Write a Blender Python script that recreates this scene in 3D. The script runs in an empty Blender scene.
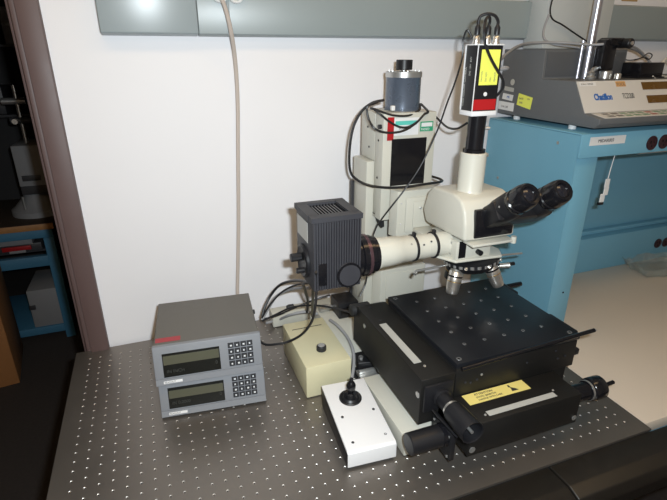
import bpy, bmesh, math, random
from mathutils import Vector, Matrix
R = math.radians
random.seed(4)
S = bpy.context.scene
C = S.collection

# ------------------------------------------------------------ camera
cam_d = bpy.data.cameras.new('camera'); cam = bpy.data.objects.new('camera', cam_d); C.objects.link(cam)
cam_d.sensor_width = 36.0; cam_d.lens = 26.08; cam_d.clip_start = 0.02; cam_d.clip_end = 30
YAW, PITCH = 0.358347, 0.386762
fw = Vector((math.sin(YAW)*math.cos(PITCH), math.cos(YAW)*math.cos(PITCH), -math.sin(PITCH)))
rt = Vector((math.cos(YAW), -math.sin(YAW), 0)); up = rt.cross(fw)
CAM = Vector((0.230345, -1.261132, 0.766869))
m = Matrix((rt, up, -fw)).transposed().to_4x4(); m.translation = CAM
cam.matrix_world = m
S.camera = cam
# ------------------------------------------------------------ light
w = bpy.data.worlds.new('world'); S.world = w; w.use_nodes = True
w.node_tree.nodes['Background'].inputs[0].default_value = (1, .8, .6, 1)
w.node_tree.nodes['Background'].inputs[1].default_value = 0.02
fl = bpy.data.lights.new('camera_flash', 'AREA'); fl.energy = 16.6; fl.color = (.87, .955, 1.0)
fl.shape = 'RECTANGLE'; fl.size = .03; fl.size_y = .016
flo = bpy.data.objects.new('camera_flash', fl); C.objects.link(flo)
fm = m.copy(); fm.translation = CAM + rt*.050 + up*.04 - fw*.01; flo.matrix_world = fm
for i, (x, y) in enumerate(((-.1, -.9), (1.3, -.9), (.6, -2.0))):
    al = bpy.data.lights.new('ceiling_lamp_light', 'AREA'); al.shape = 'RECTANGLE'; al.size = 1.1; al.size_y = .28
    al.energy = 3.2; al.color = (1.0, .60, .25)
    ao = bpy.data.objects.new('ceiling_lamp_light', al); C.objects.link(ao); ao.location = (x, y, 1.78)
S.view_settings.view_transform = 'Standard'; S.view_settings.look = 'None'
S.view_settings.gamma = 1; S.view_settings.use_curve_mapping = False
S.view_settings.exposure = 0.0

# ------------------------------------------------------------ materials
MATS = {}
def mat(name, col, rough=.5, metal=0.0, noise=0.0, scale=40, bump=0.0, spec=.5, emit=None, alpha=None, trans=0, aniso=0):
    if name in MATS: return MATS[name]
    M = bpy.data.materials.new(name); M.use_nodes = True
    nt = M.node_tree; b = nt.nodes['Principled BSDF']
    b.inputs['Base Color'].default_value = (*col, 1); b.inputs['Roughness'].default_value = rough
    b.inputs['Metallic'].default_value = metal; b.inputs['Specular IOR Level'].default_value = spec
    if trans: b.inputs['Transmission Weight'].default_value = trans
    if alpha is not None: b.inputs['Alpha'].default_value = alpha
    if aniso: b.inputs['Anisotropic'].default_value = aniso
    if emit: b.inputs['Emission Color'].default_value = (*emit[0], 1); b.inputs['Emission Strength'].default_value = emit[1]
    tc = nt.nodes.new('ShaderNodeTexCoord'); n = nt.nodes.new('ShaderNodeTexNoise')
    n.inputs['Scale'].default_value = scale; n.inputs['Detail'].default_value = 5
    nt.links.new(tc.outputs['Object'], n.inputs['Vector'])
    mr = nt.nodes.new('ShaderNodeMapRange'); nt.links.new(n.outputs['Fac'], mr.inputs[0])
    mr.inputs[3].default_value = max(0, rough-.08); mr.inputs[4].default_value = min(1, rough+.08)
    nt.links.new(mr.outputs[0], b.inputs['Roughness'])
    if noise:
        mx = nt.nodes.new('ShaderNodeMixRGB'); mx.blend_type = 'MIX'
        mx.inputs[1].default_value = (*[c*(1-noise) for c in col], 1); mx.inputs[2].default_value = (*[min(1, c*(1+noise)) for c in col], 1)
        nt.links.new(n.outputs['Fac'], mx.inputs[0]); nt.links.new(mx.outputs[0], b.inputs['Base Color'])
    if bump:
        bp = nt.nodes.new('ShaderNodeBump'); bp.inputs['Strength'].default_value = bump; bp.inputs['Distance'].default_value = .002
        nt.links.new(n.outputs['Fac'], bp.inputs['Height']); nt.links.new(bp.outputs[0], b.inputs['Normal'])
    MATS[name] = M
    return M
wall_m = mat('white wall paint', (.80, .79, .81), .6, noise=.02, scale=6, bump=.1)
floor_m = mat('dark carpet tile', (.045, .037, .034), .9, noise=.35, scale=90, bump=.6)
ceil_m = mat('ceiling tile', (.6, .58, .52), .9, noise=.05)
frame_m = mat('brown enamelled steel', (.105, .066, .062), .5, noise=.06, scale=14)
steel_m = mat('brushed table steel', (.245, .222, .20), .38, metal=.8, noise=.10, scale=9)
bore_m = mat('hole cup steel', (.66, .63, .59), .4, metal=.6)
hole_m = mat('hole bore', (.03, .028, .025), .6)
edge_m = mat('table side black', (.02, .02, .02), .5)
cream_m = mat('cream stand enamel', (.54, .53, .465), .38, noise=.03, scale=12, bump=.05)
cream2_m = mat('cream optics enamel', (.56, .545, .475), .33, noise=.02, scale=12)
ivory_m = mat('ivory box enamel', (.60, .56, .37), .45, noise=.04, scale=20)
offwhite_m = mat('white cover enamel', (.74, .74, .75), .4, noise=.02, scale=12)
black_m = mat('black anodised metal', (.011, .011, .013), .42, noise=.15, scale=25, spec=.4)
plate_m = mat('black stage plate', (.010, .011, .014), .33, noise=.2, scale=10, spec=.35)
stage_m = mat('black stage casting', (.010, .0095, .009), .5, noise=.2, scale=12, spec=.35)
gloss_m = mat('gloss black', (.008, .008, .010), .18)
rubber_m = mat('black rubber', (.015, .015, .016), .6)
lampm = mat('charcoal lamp housing', (.032, .032, .038), .5, noise=.1, scale=30)
chrome_m = mat('chrome', (.85, .82, .77), .30, metal=.92)
satin_m = mat('satin aluminium', (.55, .55, .54), .35, metal=.8)
alu_label = mat('silver scale strip', (.50, .50, .47), .45, metal=.2, noise=.04, scale=60)
motor_m = mat('motor blue grey', (.115, .140, .185), .28, metal=.35, noise=.06)
dro_side = mat('readout grey lid', (.120, .113, .100), .5, noise=.05, scale=80)
dro_front = mat('readout grey bezel', (.215, .225, .245), .5, noise=.03)
disp_m = mat('readout window', (.010, .011, .010), .22)
disp2_m = mat('readout window band', (.085, .085, .058), .30)
digit_m = mat('faint readout digits', (.032, .034, .030), .5)
key_m = mat('dark key', (.015, .016, .020), .5)
keyw_m = mat('key legend', (.62, .64, .66), .5)
red_m = mat('red label', (.40, .010, .013), .45)
sred_m = mat('dull red sticker', (.36, .035, .045), .5)
yel_m = mat('yellow sticker', (.80, .82, .13), .5, noise=.02)
yel2_m = mat('yellow tape label', (.74, .62, .20), .5, noise=.03)
white_m = mat('white sticker', (.72, .72, .72), .5)
green_m = mat('green ink', (.02, .30, .15), .5)
teal_m = mat('teal ink', (.10, .52, .44), .5)
ink_m = mat('black ink', (.03, .03, .03), .6)
inkg_m = mat('grey ink', (.16, .15, .14), .6)
blue_m = mat('blue painted steel', (.165, .385, .515), .45, noise=.04, scale=10)
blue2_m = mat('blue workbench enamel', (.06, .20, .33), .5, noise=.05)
lam_m = mat('laminate worktop', (.56, .49, .41), .5, noise=.03, scale=4)
tester_m = mat('grey tester housing', (.115, .122, .130), .45, noise=.06, scale=120, bump=.1)
tlight_m = mat('light grey column cover', (.50, .52, .51), .5, noise=.02)
tfront_m = mat('tester front panel', (.62, .605, .58), .45)
amber_m = mat('amber display window', (.13, .065, .012), .25)
logo_m = mat('blue logo ink', (.02, .12, .42), .5)
orange_m = mat('orange label', (.60, .33, .12), .5)
raceway_m = mat('grey green raceway enamel', (.27, .31, .315), .36, noise=.02, scale=5)
raceway2_m = mat('glossy raceway enamel', (.30, .345, .36), .30, noise=.02, scale=5)
cable_m = mat('black cable', (.012, .012, .014), .4)
gcable_m = mat('grey cable', (.30, .30, .31), .5)
bcable_m = mat('beige cable', (.52, .45, .40), .5)
wcable_m = mat('white cable', (.62, .60, .54), .5)
card_m = mat('cardboard', (.38, .165, .055), .8, noise=.08)
wood_m = mat('varnished bench edge', (.42, .20, .07), .5, noise=.2, scale=30)
darkred_m = mat('outlet maroon', (.03, .008, .014), .4)
armrest_m = mat('black vinyl pad', (.011, .009, .007), .45, noise=.2, scale=60, bump=.2)
plastic_m = mat('clear crumpled plastic', (.75, .78, .72), .15, trans=.75, alpha=.45, bump=.6, scale=30)
glassy_m = mat('lens glass', (.015, .015, .02), .12)
tan_m = mat('tan paper', (.42, .27, .12), .7)
lamp_em = mat('fluorescent diffuser', (.8, .75, .6), .6, emit=((1, .8, .5), 1.5))

# ------------------------------------------------------------ helpers
def obj(name, bm, mats, parent=None, smooth=False, loc=None, rot=None):
    me = bpy.data.meshes.new(name)
    bmesh.ops.recalc_face_normals(bm, faces=bm.faces)
    bm.to_mesh(me); bm.free()
    if not isinstance(mats, (list, tuple)): mats = [mats]
    for x in mats: me.materials.append(x)
    if smooth:
        for p in me.polygons: p.use_smooth = True
        me.set_sharp_from_angle(angle=R(40))
    o = bpy.data.objects.new(name, me); C.objects.link(o)
    if loc is not None: o.location = loc
    if rot is not None: o.rotation_euler = rot
    if parent is not None:
        o.parent = parent
    return o
def tag(o, label=None, cat=None, group=None, kind=None):
    if label: o['label'] = label
    if cat: o['category'] = cat
    if group: o['group'] = group
    if kind: o['kind'] = kind
    return o
def thing(name, label, cat, loc=(0, 0, 0), rz=0, group=None):
    o = bpy.data.objects.new(name, None); C.objects.link(o); o.location = loc; o.rotation_euler = (0, 0, rz)
    o.empty_display_size = .05
    return tag(o, label, cat, group)
BM = bmesh.new
def add_box(bm, a, b, bev=0.0, mi=0, seg=2):
    a, b = Vector(a), Vector(b)
    lo = Vector(map(min, a, b)); hi = Vector(map(max, a, b))
    r = bmesh.ops.create_cube(bm, size=1)
    vs = r['verts']
    for v in vs: v.co = Vector(((lo[i]+hi[i])/2 + v.co[i]*(hi[i]-lo[i]) for i in range(3)))
    fs = list({f for v in vs for f in v.link_faces})
    for f in fs: f.material_index = mi
    if bev:
        es = list({e for v in vs for e in v.link_edges})
        bmesh.ops.bevel(bm, geom=es, offset=bev, segments=seg, affect='EDGES', profile=.5)
    return bm
def box(name, a, b, M, parent=None, bev=0.0, **k):
    return obj(name, add_box(BM(), a, b, bev), M, parent, smooth=bev > 0, **k)
def basis(axis):
    z = Vector(axis).normalized(); x = z.orthogonal().normalized(); y = z.cross(x)
    return Matrix((x, y, z)).transposed()
def add_lathe(bm, p, axis, prof, n=28, mi=0, knurl=0.0):
    """prof: list of (distance along axis, radius) from p"""
    p = Vector(p); B = basis(axis); rings = []
    for h, r in prof:
        if r < 1e-6: rings.append([bm.verts.new(p + B @ Vector((0, 0, h)))]); continue
        ring = []
        for i in range(n):
            rr = r*(1-knurl*(i % 2)) if knurl else r
            t = 2*math.pi*i/n
            ring.append(bm.verts.new(p + B @ Vector((rr*math.cos(t), rr*math.sin(t), h))))
        rings.append(ring)
    for a, b in zip(rings, rings[1:]):
        for i in range(n):
            j = (i+1) % n
            if len(a) == 1 and len(b) == 1: continue
            if len(a) == 1: f = bm.faces.new((a[0], b[i], b[j]))
            elif len(b) == 1: f = bm.faces.new((a[i], a[j], b[0]))
            else: f = bm.faces.new((a[i], a[j], b[j], b[i]))
            f.material_index = mi
    for ring in (rings[0], rings[-1]):
        if len(ring) > 1:
            f = bm.faces.new(ring); f.material_index = mi
    return bm
def add_cyl(bm, a, b, r, n=24, mi=0, ch=.0, r2=None, knurl=0):
    a, b = Vector(a), Vector(b); L = (b-a).length; r2 = r if r2 is None else r2
    if ch: prof = [(0, r-ch), (ch, r), (L-ch, r2), (L, r2-ch)]
    else: prof = [(0, r), (L, r2)]
    return add_lathe(bm, a, b-a, prof, n, mi, knurl)
def cyl(name, a, b, r, M, parent=None, **k):
    return obj(name, add_cyl(BM(), a, b, r, **k), M, parent, smooth=True)
def lathe(name, p, axis, prof, M, parent=None, **k):
    return obj(name, add_lathe(BM(), p, axis, prof, **k), M, parent, smooth=True)
def smooth_path(pts, sub=6):
    P = [Vector(p) for p in pts]
    P = [P[0]*2-P[1]] + P + [P[-1]*2-P[-2]]
    out = []
    for i in range(1, len(P)-2):
        a, b, c, d = P[i-1:i+3]
        for k in range(sub):
            t = k/sub
            out.append(.5*((2*b)+(-a+c)*t+(2*a-5*b+4*c-d)*t*t+(-a+3*b-3*c+d)*t**3))
    out.append(P[-2]); return out
def add_tube(bm, pts, r, n=8, sub=6, mi=0):
    path = smooth_path(pts, sub) if sub > 1 else [Vector(p) for p in pts]
    nrm = None; rings = []
    for i, p in enumerate(path):
        t = (path[min(i+1, len(path)-1)] - path[max(i-1, 0)]).normalized()
        nrm = t.orthogonal().normalized() if nrm is None else (nrm - t*nrm.dot(t)).normalized()
        bi = t.cross(nrm)
        rings.append([bm.verts.new(p + r*(math.cos(2*math.pi*k/n)*nrm + math.sin(2*math.pi*k/n)*bi)) for k in range(n)])
    for a, b in zip(rings, rings[1:]):
        for k in range(n):
            bm.faces.new((a[k], a[(k+1) % n], b[(k+1) % n], b[k])).material_index = mi
    bm.faces.new(rings[0]).material_index = mi; bm.faces.new(rings[-1]).material_index = mi
    return bm
def tube(name, pts, r, M, parent=None, **k):
    return obj(name, add_tube(BM(), pts, r, **k), M, parent, smooth=True)
def cable(name, pts, r, M, label, cat='cable', **k):
    return tag(tube(name, pts, r, M, **k), label, cat)
def add_prism(bm, poly, axis, a, b, mi=0, bev=0.0):
    """poly: 2D points in the two other axes (cyclic x>y>z order kept), extruded along axis from a to b"""
    def mk(u, v, t): return {'x': (t, u, v), 'y': (u, t, v), 'z': (u, v, t)}[axis]
    lo = [bm.verts.new(mk(u, v, a)) for u, v in poly]; hi = [bm.verts.new(mk(u, v, b)) for u, v in poly]
    fs = [bm.faces.new(lo), bm.faces.new(hi)]; n = len(poly)
    for i in range(n): fs.append(bm.faces.new((lo[i], lo[(i+1) % n], hi[(i+1) % n], hi[i])))
    for f in fs: f.material_index = mi
    if bev:
        bmesh.ops.recalc_face_normals(bm, faces=fs)
        bmesh.ops.bevel(bm, geom=list({e for f in fs for e in f.edges}), offset=bev, segments=3, affect='EDGES', profile=.5)
    return bm
def prism(name, poly, axis, a, b, M, parent=None, bev=0.0):
    return obj(name, add_prism(BM(), poly, axis, a, b, 0, bev), M, parent, smooth=bev > 0)
def text(name, s, size, M, parent, o, xdir, ydir, ext=.0002, bold=0.0, sx=1.0):
    """lettering lying on a surface: o is the left end of the base line, xdir/ydir the reading and up directions"""
    cu = bpy.data.curves.new(name, 'FONT'); cu.body = s; cu.size = size; cu.extrude = ext; cu.offset = bold
    t = bpy.data.objects.new(name, cu); C.objects.link(t)
    dg = bpy.context.evaluated_depsgraph_get()
    me = bpy.data.meshes.new_from_object(t.evaluated_get(dg))
    C.objects.unlink(t); bpy.data.objects.remove(t)
    x = Vector(xdir).normalized(); y = Vector(ydir).normalized(); z = x.cross(y)
    B = Matrix((x, y, z)).transposed().to_4x4(); B.translation = Vector(o) + z*ext
    me.transform(B @ Matrix.Diagonal((sx, 1, 1, 1)))
    me.materials.clear(); me.materials.append(M)
    ob = bpy.data.objects.new(name, me); C.objects.link(ob); ob.parent = parent
    return ob
def patch(name, o, u, v, M, parent, t=.0006, bev=0):
    """thin sticker: corner o, edge vectors u and v"""
    bm = BM(); o, u, v = Vector(o), Vector(u), Vector(v); n = u.cross(v).normalized()*t
    a = [bm.verts.new(o+q) for q in (Vector((0, 0, 0)), u, u+v, v)]; b = [bm.verts.new(x.co+n) for x in a]
    bm.faces.new(a); bm.faces.new(b)
    for i in range(4): bm.faces.new((a[i], a[(i+1) % 4], b[(i+1) % 4], b[i]))
    return obj(name, bm, M, parent)
def screw(p, axis, parent, r=.003, M=None, h=.0015):
    return lathe('screw', p, axis, [(0, r), (h*.6, r), (h, r*.7), (h*.6, r*.4)], M or satin_m, parent, n=10)

# ------------------------------------------------------------ the room
YW = .055      # face of the back wall
FZ = -.8
def struct(o): return tag(o, kind='structure')
struct(box('floor', (-3.0, -2.7, FZ-.05), (3.2, 4.0, FZ), floor_m))
struct(box('ceiling', (-3.0, -2.7, 1.85), (3.2, 4.0, 1.9), ceil_m))
bm = BM()
add_box(bm, (.0405, YW, FZ), (3.2, YW+.13, 1.85))
add_box(bm, (-3.0, YW, FZ), (-1.02, YW+.13, 1.85))
add_box(bm, (-1.02, YW, 1.30), (.0405, YW+.13, 1.85))
struct(obj('wall_back', bm, wall_m))
struct(box('wall_left', (-3.0, -2.7, FZ), (-2.95, 4.0, 1.85), wall_m))
struct(box('wall_right', (3.15, -2.7, FZ), (3.2, 4.0, 1.85), wall_m))
struct(box('wall_front', (-3.0, -2.75, FZ), (3.2, -2.7, 1.85), wall_m))
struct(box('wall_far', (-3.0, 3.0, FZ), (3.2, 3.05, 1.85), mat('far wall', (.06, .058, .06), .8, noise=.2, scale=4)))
# door casing: face, stop and jamb of a pressed steel frame
bm = BM()
for s, x0 in ((1, 0.0), (-1, -.98)):
    add_box(bm, (x0, YW-.022, FZ), (x0+s*.045, YW+.15, 1.30), .002)
    add_box(bm, (x0-s*.012, YW-.012, FZ), (x0+s*.001, YW+.14, 1.30), .002)
    add_box(bm, (x0-s*.026, YW+.03, FZ), (x0-s*.011, YW+.10, 1.30), .002)
add_box(bm, (-1.025, YW-.022, 1.29), (.045, YW+.15, 1.34), .002)
struct(obj('trim_1', bm, frame_m, smooth=True))

# ------------------------------------------------------------ raceway on the wall, cords
t = thing('wall_raceway', 'long grey-green enamelled metal raceway high on the white wall', 'raceway', (0, 0, .8))
t.location = (0, 0, 0)
P = prism('cover', [(.048, .804), (.022, .809), (.018, .906), (.048, .912)], 'x', .372, 2.9, raceway_m, t, .0015)
P = prism('end_cover', [(.048, .804), (.018, .809), (.012, 1.03), (.048, 1.03)], 'x', .158, .371, raceway2_m, t, .003); P['label'] = 'glossier end cover of the raceway'
box('back_plate', (.160, .046, .812), (2.88, .0548, .905), raceway_m, t)
box('joint_strip', (.44, .015, .812), (.446, .0235, .903), raceway2_m, t, .001)
def hook(x, label):
    t = thing('cable_hook', label, 'hook', (x, .014, .89))
    bm = BM()
    add_tube(bm, [(.014*math.cos(a), -.004, .012*math.sin(a)) for a in [R(k*20) for k in range(19)]], .0035, n=8, sub=1)
    obj('ring', bm, white_m, t, True)
    box('adhesive_pad', (-.010, -.001, .002), (.010, .0035, .022), white_m, t, .001)
hook(.4255, 'white plastic ring hook on the raceway left of the hanging beige cord')
hook(.463, 'white plastic ring hook on the raceway right of the hanging beige cord')
cable('wall_cable', [(0.4226, 0.0000, 0.8929), (0.4338, 0.0000, 0.8644), (0.4436, 0.0050, 0.8181), (0.4543, 0.0350, 0.7514), (0.4551, 0.0450, 0.6551), (0.4467, 0.0450, 0.5271), (0.4334, 0.0450, 0.3313), (0.4224, 0.0450, 0.2038), (0.4135, 0.0400, 0.1166), (0.4065, 0.0300, 0.0283)], .0052, bcable_m, 'beige cord hanging down the white wall behind the grey readouts', 'cord')
for x, y, lab in ((-.1, -.9, 'ceiling light nearest the doorway'), (1.3, -.9, 'ceiling light over the laminate worktop'), (.6, -2.0, 'ceiling light behind the camera')):
    t = thing('ceiling_light', lab, 'light', (x, y, 1.80))
    bm = BM(); add_box(bm, (-.6, -.16, .02), (.6, .16, .0499)); obj('housing', bm, white_m, t)
    box('diffuser', (-.57, -.14, .004), (.57, .14, .02), lamp_em, t)

# ------------------------------------------------------------ optical table
t = thing('optical_table', 'grey steel optical table with a grid of threaded holes', 'table', (.57, -.34, FZ))
GX, GY = 46, 28; P = .0254
X0, X1, Y0, Y1 = -.0385, 1.181, -.722, .044
xs = [-P/2 + P*i for i in range(GX+1)]; ys = [P/2 - P*j for j in range(GY+1)]
bm = BM(); V = {}
def gv(i, j):
    """grid of half steps"""
    k = (i, j)
    if k not in V: V[k] = bm.verts.new((-P/2 + P*i/2, P/2 - P*j/2, 0))
    return V[k]
ang = [(-1, -1), (0, -1), (1, -1), (1, 0), (1, 1), (0, 1), (-1, 1), (-1, 0)]
for i in range(GX):
    for j in range(GY):
        cx, cy = P*i, -P*j
        outer = [gv(2*i+1+a, 2*j+1-b) for a, b in ang]
        def ring(r, z):
            return [bm.verts.new((cx + r*a/math.hypot(a, b), cy + r*b/math.hypot(a, b), z)) for a, b in ang]
        r1 = ring(.0027, 0); r2 = ring(.0017, -.0009); r3 = ring(.0016, -.0050)
        for k in range(8):
            l = (k+1) % 8
            bm.faces.new((outer[k], outer[l], r1[l], r1[k]))
            bm.faces.new((r1[k], r1[l], r2[l], r2[k])).material_index = 1
            bm.faces.new((r2[k], r2[l], r3[l], r3[k])).material_index = 2
        bm.faces.new(r3).material_index = 2
xa, xb, ya, yb = xs[0], xs[-1], ys[-1], ys[0]
def quad(a, b, c, d, mi=0):
    f = bm.faces.new([bm.verts.new(p) for p in (a, b, c, d)]); f.material_index = mi
quad((X0, ya, 0), (xa, ya, 0), (xa, yb, 0), (X0, yb, 0)); quad((xb, ya, 0), (X1, ya, 0), (X1, yb, 0), (xb, yb, 0))
quad((X0, Y0, 0), (X1, Y0, 0), (X1, ya, 0), (X0, ya, 0)); quad((X0, yb, 0), (X1, yb, 0), (X1, Y1, 0), (X0, Y1, 0))
me_skin = obj('perforated_top', bm, [steel_m, bore_m, hole_m], t)
me_skin.data.transform(Matrix.Translation((-.57, .34, -FZ)))
def tb(name, a, b, M, bev=0.0):
    o = box(name, a, b, M, t, bev); o.data.transform(Matrix.Translation((-.57, .34, -FZ))); return o
tb('core', (X0+.001, Y0+.001, -.06), (X1-.001, Y1-.001, -.0055), edge_m)
bm = BM()
for a, b in (((X0, Y0, -.0055), (X1, Y0+.002, -.0001)), ((X0, Y1-.002, -.0055), (X1, Y1, -.0001)), ((X0, Y0, -.0055), (X0+.002, Y1, -.0001)), ((X1-.002, Y0, -.0055), (X1, Y1, -.0001))):
    add_box(bm, a, b)
o = obj('top_rim', bm, steel_m, t); o.data.transform(Matrix.Translation((-.57, .34, -FZ)))
for x in (.06, 1.08):
    for y in (-.62, -.06):
        tb('leg', (x-.035, y-.035, FZ), (x+.035, y+.035, -.06), edge_m, .004)

# padded rest along the front edge
t = thing('armrest', 'black padded armrest along the front edge of the steel table', 'armrest', (.9, -.77, -.06))
for a, b in ((.30, .893), (.897, 1.62)):
    poly = [(-.724, -.012), (-.722, -.005), (-.775, -.004), (-.800, -.012), (-.808, -.035), (-.805, -.07), (-.724, -.07)]
    o = prism('pad', poly, 'x', a, b, armrest_m, t, .003); o.data.transform(Matrix.Translation((-.9, .77, .06)))
for x in (.5, 1.4):
    o = box('bracket', (x-.03, -.80, -.09), (x+.03, -.7225, -.0705), edge_m, t); o.data.transform(Matrix.Translation((-.9, .77, .06)))

# ------------------------------------------------------------ laminate bench on the right
t = thing('lab_bench', 'blue-framed lab bench with a beige laminate worktop right of the steel table', 'bench', (2.05, -.33, FZ))
def sh(o, v): o.data.transform(Matrix.Translation(v)); return o
mv = (-2.05, .33, -FZ)
sh(box('worktop', (1.186, -.705, -.032), (3.0, .05, -.002), lam_m, t, .003), mv)
sh(box('frame_rail', (1.19, -.695, -.075), (2.98, -.66, -.0325), blue_m, t, .002), mv)
sh(box('frame_rail', (1.19, .0, -.075), (2.98, .035, -.0325), blue_m, t, .002), mv)
for x in (1.22, 2.93):
    for y in (-.67, .01): sh(box('leg', (x-.025, y-.024, FZ), (x+.025, y+.024, -.0755), blue_m, t, .003), mv)
MWT = -.002
# riser with outlets
t = thing('bench_riser', 'tall blue steel riser shelf with outlets standing on the laminate worktop', 'shelf', (1.9, -.15, MWT))
mv = (-1.9, .15, -MWT)
XL, XR, YF, ZT = 1.250, 2.60, -.322, .578
def rb(name, a, b, M, bev=.0): return sh(box(name, a, b, M, t, bev), mv)
rb('top_panel', (XL, YF, ZT-.004), (XR, .045, ZT), blue_m, .0015)
rb('side_panel', (XL, YF+.003, MWT), (XL+.003, .045, ZT-.0045), blue_m)
rb('side_panel', (XR-.003, YF+.003, MWT), (XR, .045, ZT-.0045), blue_m)
rb('front_post', (XL+.0035, YF+.006, MWT), (XL+.078, YF+.045, ZT-.06), blue_m, .002)
rb('front_post', (XR-.078, YF+.006, MWT), (XR-.0035, YF+.045, ZT-.06), blue_m, .002)
fa = rb('fascia', (XL, YF-.004, ZT-.062), (XR, YF+.003, ZT-.0005), blue_m, .0015)
rb('fascia_lip', (XL+.004, YF+.0035, ZT-.062), (XR-.004, YF+.03, ZT-.058), blue_m)
rb('back_panel', (XL+.004, .02, .14), (XR-.004, .024, ZT-.005), blue_m)
rb('lower_rail', (XL+.08, -.035, MWT), (XR-.08, .019, .135), blue_m, .002)
rb('rail_cap', (XL+.08, -.005, .1355), (XR-.08, .0195, .150), blue_m, .002)
for (x, z, y) in ((1.50, .542, YF-.0045), (1.545, .543, YF-.0045), (2.068, .066, -.0355), (2.112, .065, -.0355)):
    o = sh(lathe('outlet', (x, y, z), (0, -1, 0), [(0, .0195), (.002, .0195), (.003, .0175), (.0022, .015), (.0022, .0)], darkred_m, t, n=24), mv)
    bm = BM()
    for dx in (-.006, .006): add_box(bm, (x+dx-.001, y-.0036, z-.001), (x+dx+.001, y-.0023, z+.006))
    add_cyl(bm, (x, y-.0023, z-.008), (x, y-.0036, z-.008), .0025, n=10)
    q = obj('outlet_slots', bm, gloss_m, o); q.data.transform(Matrix.Translation(mv))
lab = sh(patch('name_label', (1.277, YF-.0042, .5475), (.122, 0, .0), (0, 0, .0215), white_m, t), mv)
q = text('lettering', 'MIDAR003', .0120, ink_m, lab, (1.304, YF-.0051, .5545), (1, 0, 0), (0, 0, 1), sx=1.0); sh(q, mv)
for (y, z) in ((-.25, .545), (-.03, .40)):
    q = screw((XL-.0001, y, z), (-1, 0, 0), t, .0045); sh(q, mv)
for (y, z) in ((YF+.0058, .12), ): q = screw((1.30, y, z), (0, -1, 0), t, .003, gloss_m); sh(q, mv)
sh(cyl('under_lamp', (1.52, -.28, .508), (2.2, -.28, .508), .006, white_m, t), mv)
# tag on a string under the fascia
t = thing('hanging_tag', 'small white twisted tag on a string under the blue fascia', 'tag', (1.392, -.312, .512))
tube('string', [(0, 0, .004), (-.003, .001, -.03), (-.007, 0, -.062)], .0012, white_m, t)
bm = BM()
for k, (dx, dz) in enumerate(((-.008, -.062), (-.004, -.085), (-.010, -.105))):
    add_box(bm, (dx-.008, -.003+.002*k, dz-.024), (dx+.008, .000+.002*k, dz), .001)
obj('paper', bm, white_m, t)
box('clip', (-.024, -.004, -.135), (-.008, .004, -.128), black_m, t, .001)
# clear plastic wrap
t = thing('plastic_tray', 'clear crumpled plastic tray on the laminate worktop under the riser', 'tray', (1.98, -.12, MWT))
bm = BM(); prev = None; N = 40
rings = []
for (rr, z) in ((.0, .002), (.75, .002), (.86, .006), (1.0, .030), (1.05, .036), (1.02, .0375), (.97, .031), (.83, .008), (.72, .0045), (0, .0045)):
    if rr == 0: rings.append([bm.verts.new((0, 0, z))]); continue
    ring = []
    for i in range(N):
        a = 2*math.pi*i/N
        q = 1/max(abs(math.cos(a)), abs(math.sin(a)))**.75
        wob = 1+.035*math.sin(7*a)+.03*math.sin(13*a+1)
        ring.append(bm.verts.new((.115*rr*q*math.cos(a)*wob, .078*rr*q*math.sin(a)*wob, z + .004*math.sin(9*a)*(rr > .9))))
    rings.append(ring)
for a, b in zip(rings, rings[1:]):
    for i in range(N):
        j = (i+1) % N
        if len(a) == 1: bm.faces.new((a[0], b[i], b[j]))
        elif len(b) == 1: bm.faces.new((a[i], a[j], b[0]))
        else: bm.faces.new((a[i], a[j], b[j], b[i]))
o = obj('bowl', bm, plastic_m, t, True); t.rotation_euler.z = R(-14)

# ------------------------------------------------------------ force tester on the riser
ZI = .5785
t = thing('force_tester', 'grey bench force tester with a beige front panel on the blue riser', 'instrument', (1.6, -.15, ZI))
mv = (-1.6, .15, -ZI)
def ib(name, a, b, M, bev=.0): return sh(box(name, a, b, M, t, bev), mv)
XA, XB = 1.272, 1.95
side = [(-.335, .592), (.040, .592), (.040, .778), (-.128, .777), (-.131, .700), (-.250, .700), (-.296, .6245), (-.347, .6160), (-.347, .603)]
XC = 1.575
low = [(-.335, .592), (.040, .592), (.040, .700), (-.250, .700), (-.296, .6245), (-.347, .6160), (-.347, .603)]
side = [(p[0], p[1]) for p in low[:2]] + [(.040, .778), (-.129, .777), (-.131, .700)] + low[3:]
bm = BM(); add_prism(bm, side, 'x', XA, XC, 0, .0015); add_prism(bm, low, 'x', XC-.002, XB, 0, .0015)
sh(obj('housing', bm, tester_m, t, True), mv)
ib('rear_front_plate', (XA+.008, -.1325, .706), (XC-.008, -.1312, .770), mat('dark tester plate', (.085, .090, .098), .5), .0004)
# front panel follows the slope
su = Vector((0, -.046, -.0755)).normalized(); nn = Vector((0, -.0755, .046)).normalized()
p0 = Vector((XA+.002, -.296, .6245)) + nn*.0004
fp = sh(patch('front_panel', p0, (XB-XA-.008, 0, 0), -su*.0870, tfront_m, t, .0012), mv)
def onfp(x, d): return Vector((x, -.250, .700)) + su*d + nn*.0018
for (x, d, wd, hh) in ((1.497, .030, .17, .022), (1.503, .069, .17, .022)):
    q = sh(patch('display_window', onfp(x, d), (wd, 0, 0), -su*hh, amber_m, fp, .0008), mv)
q = sh(text('logo', 'Chatillon', .0235, logo_m, fp, onfp(1.318, .054), (1, 0, 0), -su, bold=.0011, sx=.72), mv)
q = sh(text('model_lettering', 'TCD200', .0215, ink_m, fp, onfp(1.417, .053), (1, 0, 0), -su, sx=.55), mv)
q = sh(patch('asset_label', onfp(1.281, .0150), (.055, 0, 0), -su*.0115, white_m, fp, .0005), mv)
sh(text('lettering', 'FORCE TESTER', .0058, inkg_m, fp, onfp(1.285, .0120)+nn*.0006, (1, 0, 0), -su, sx=1.05), mv)
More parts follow.
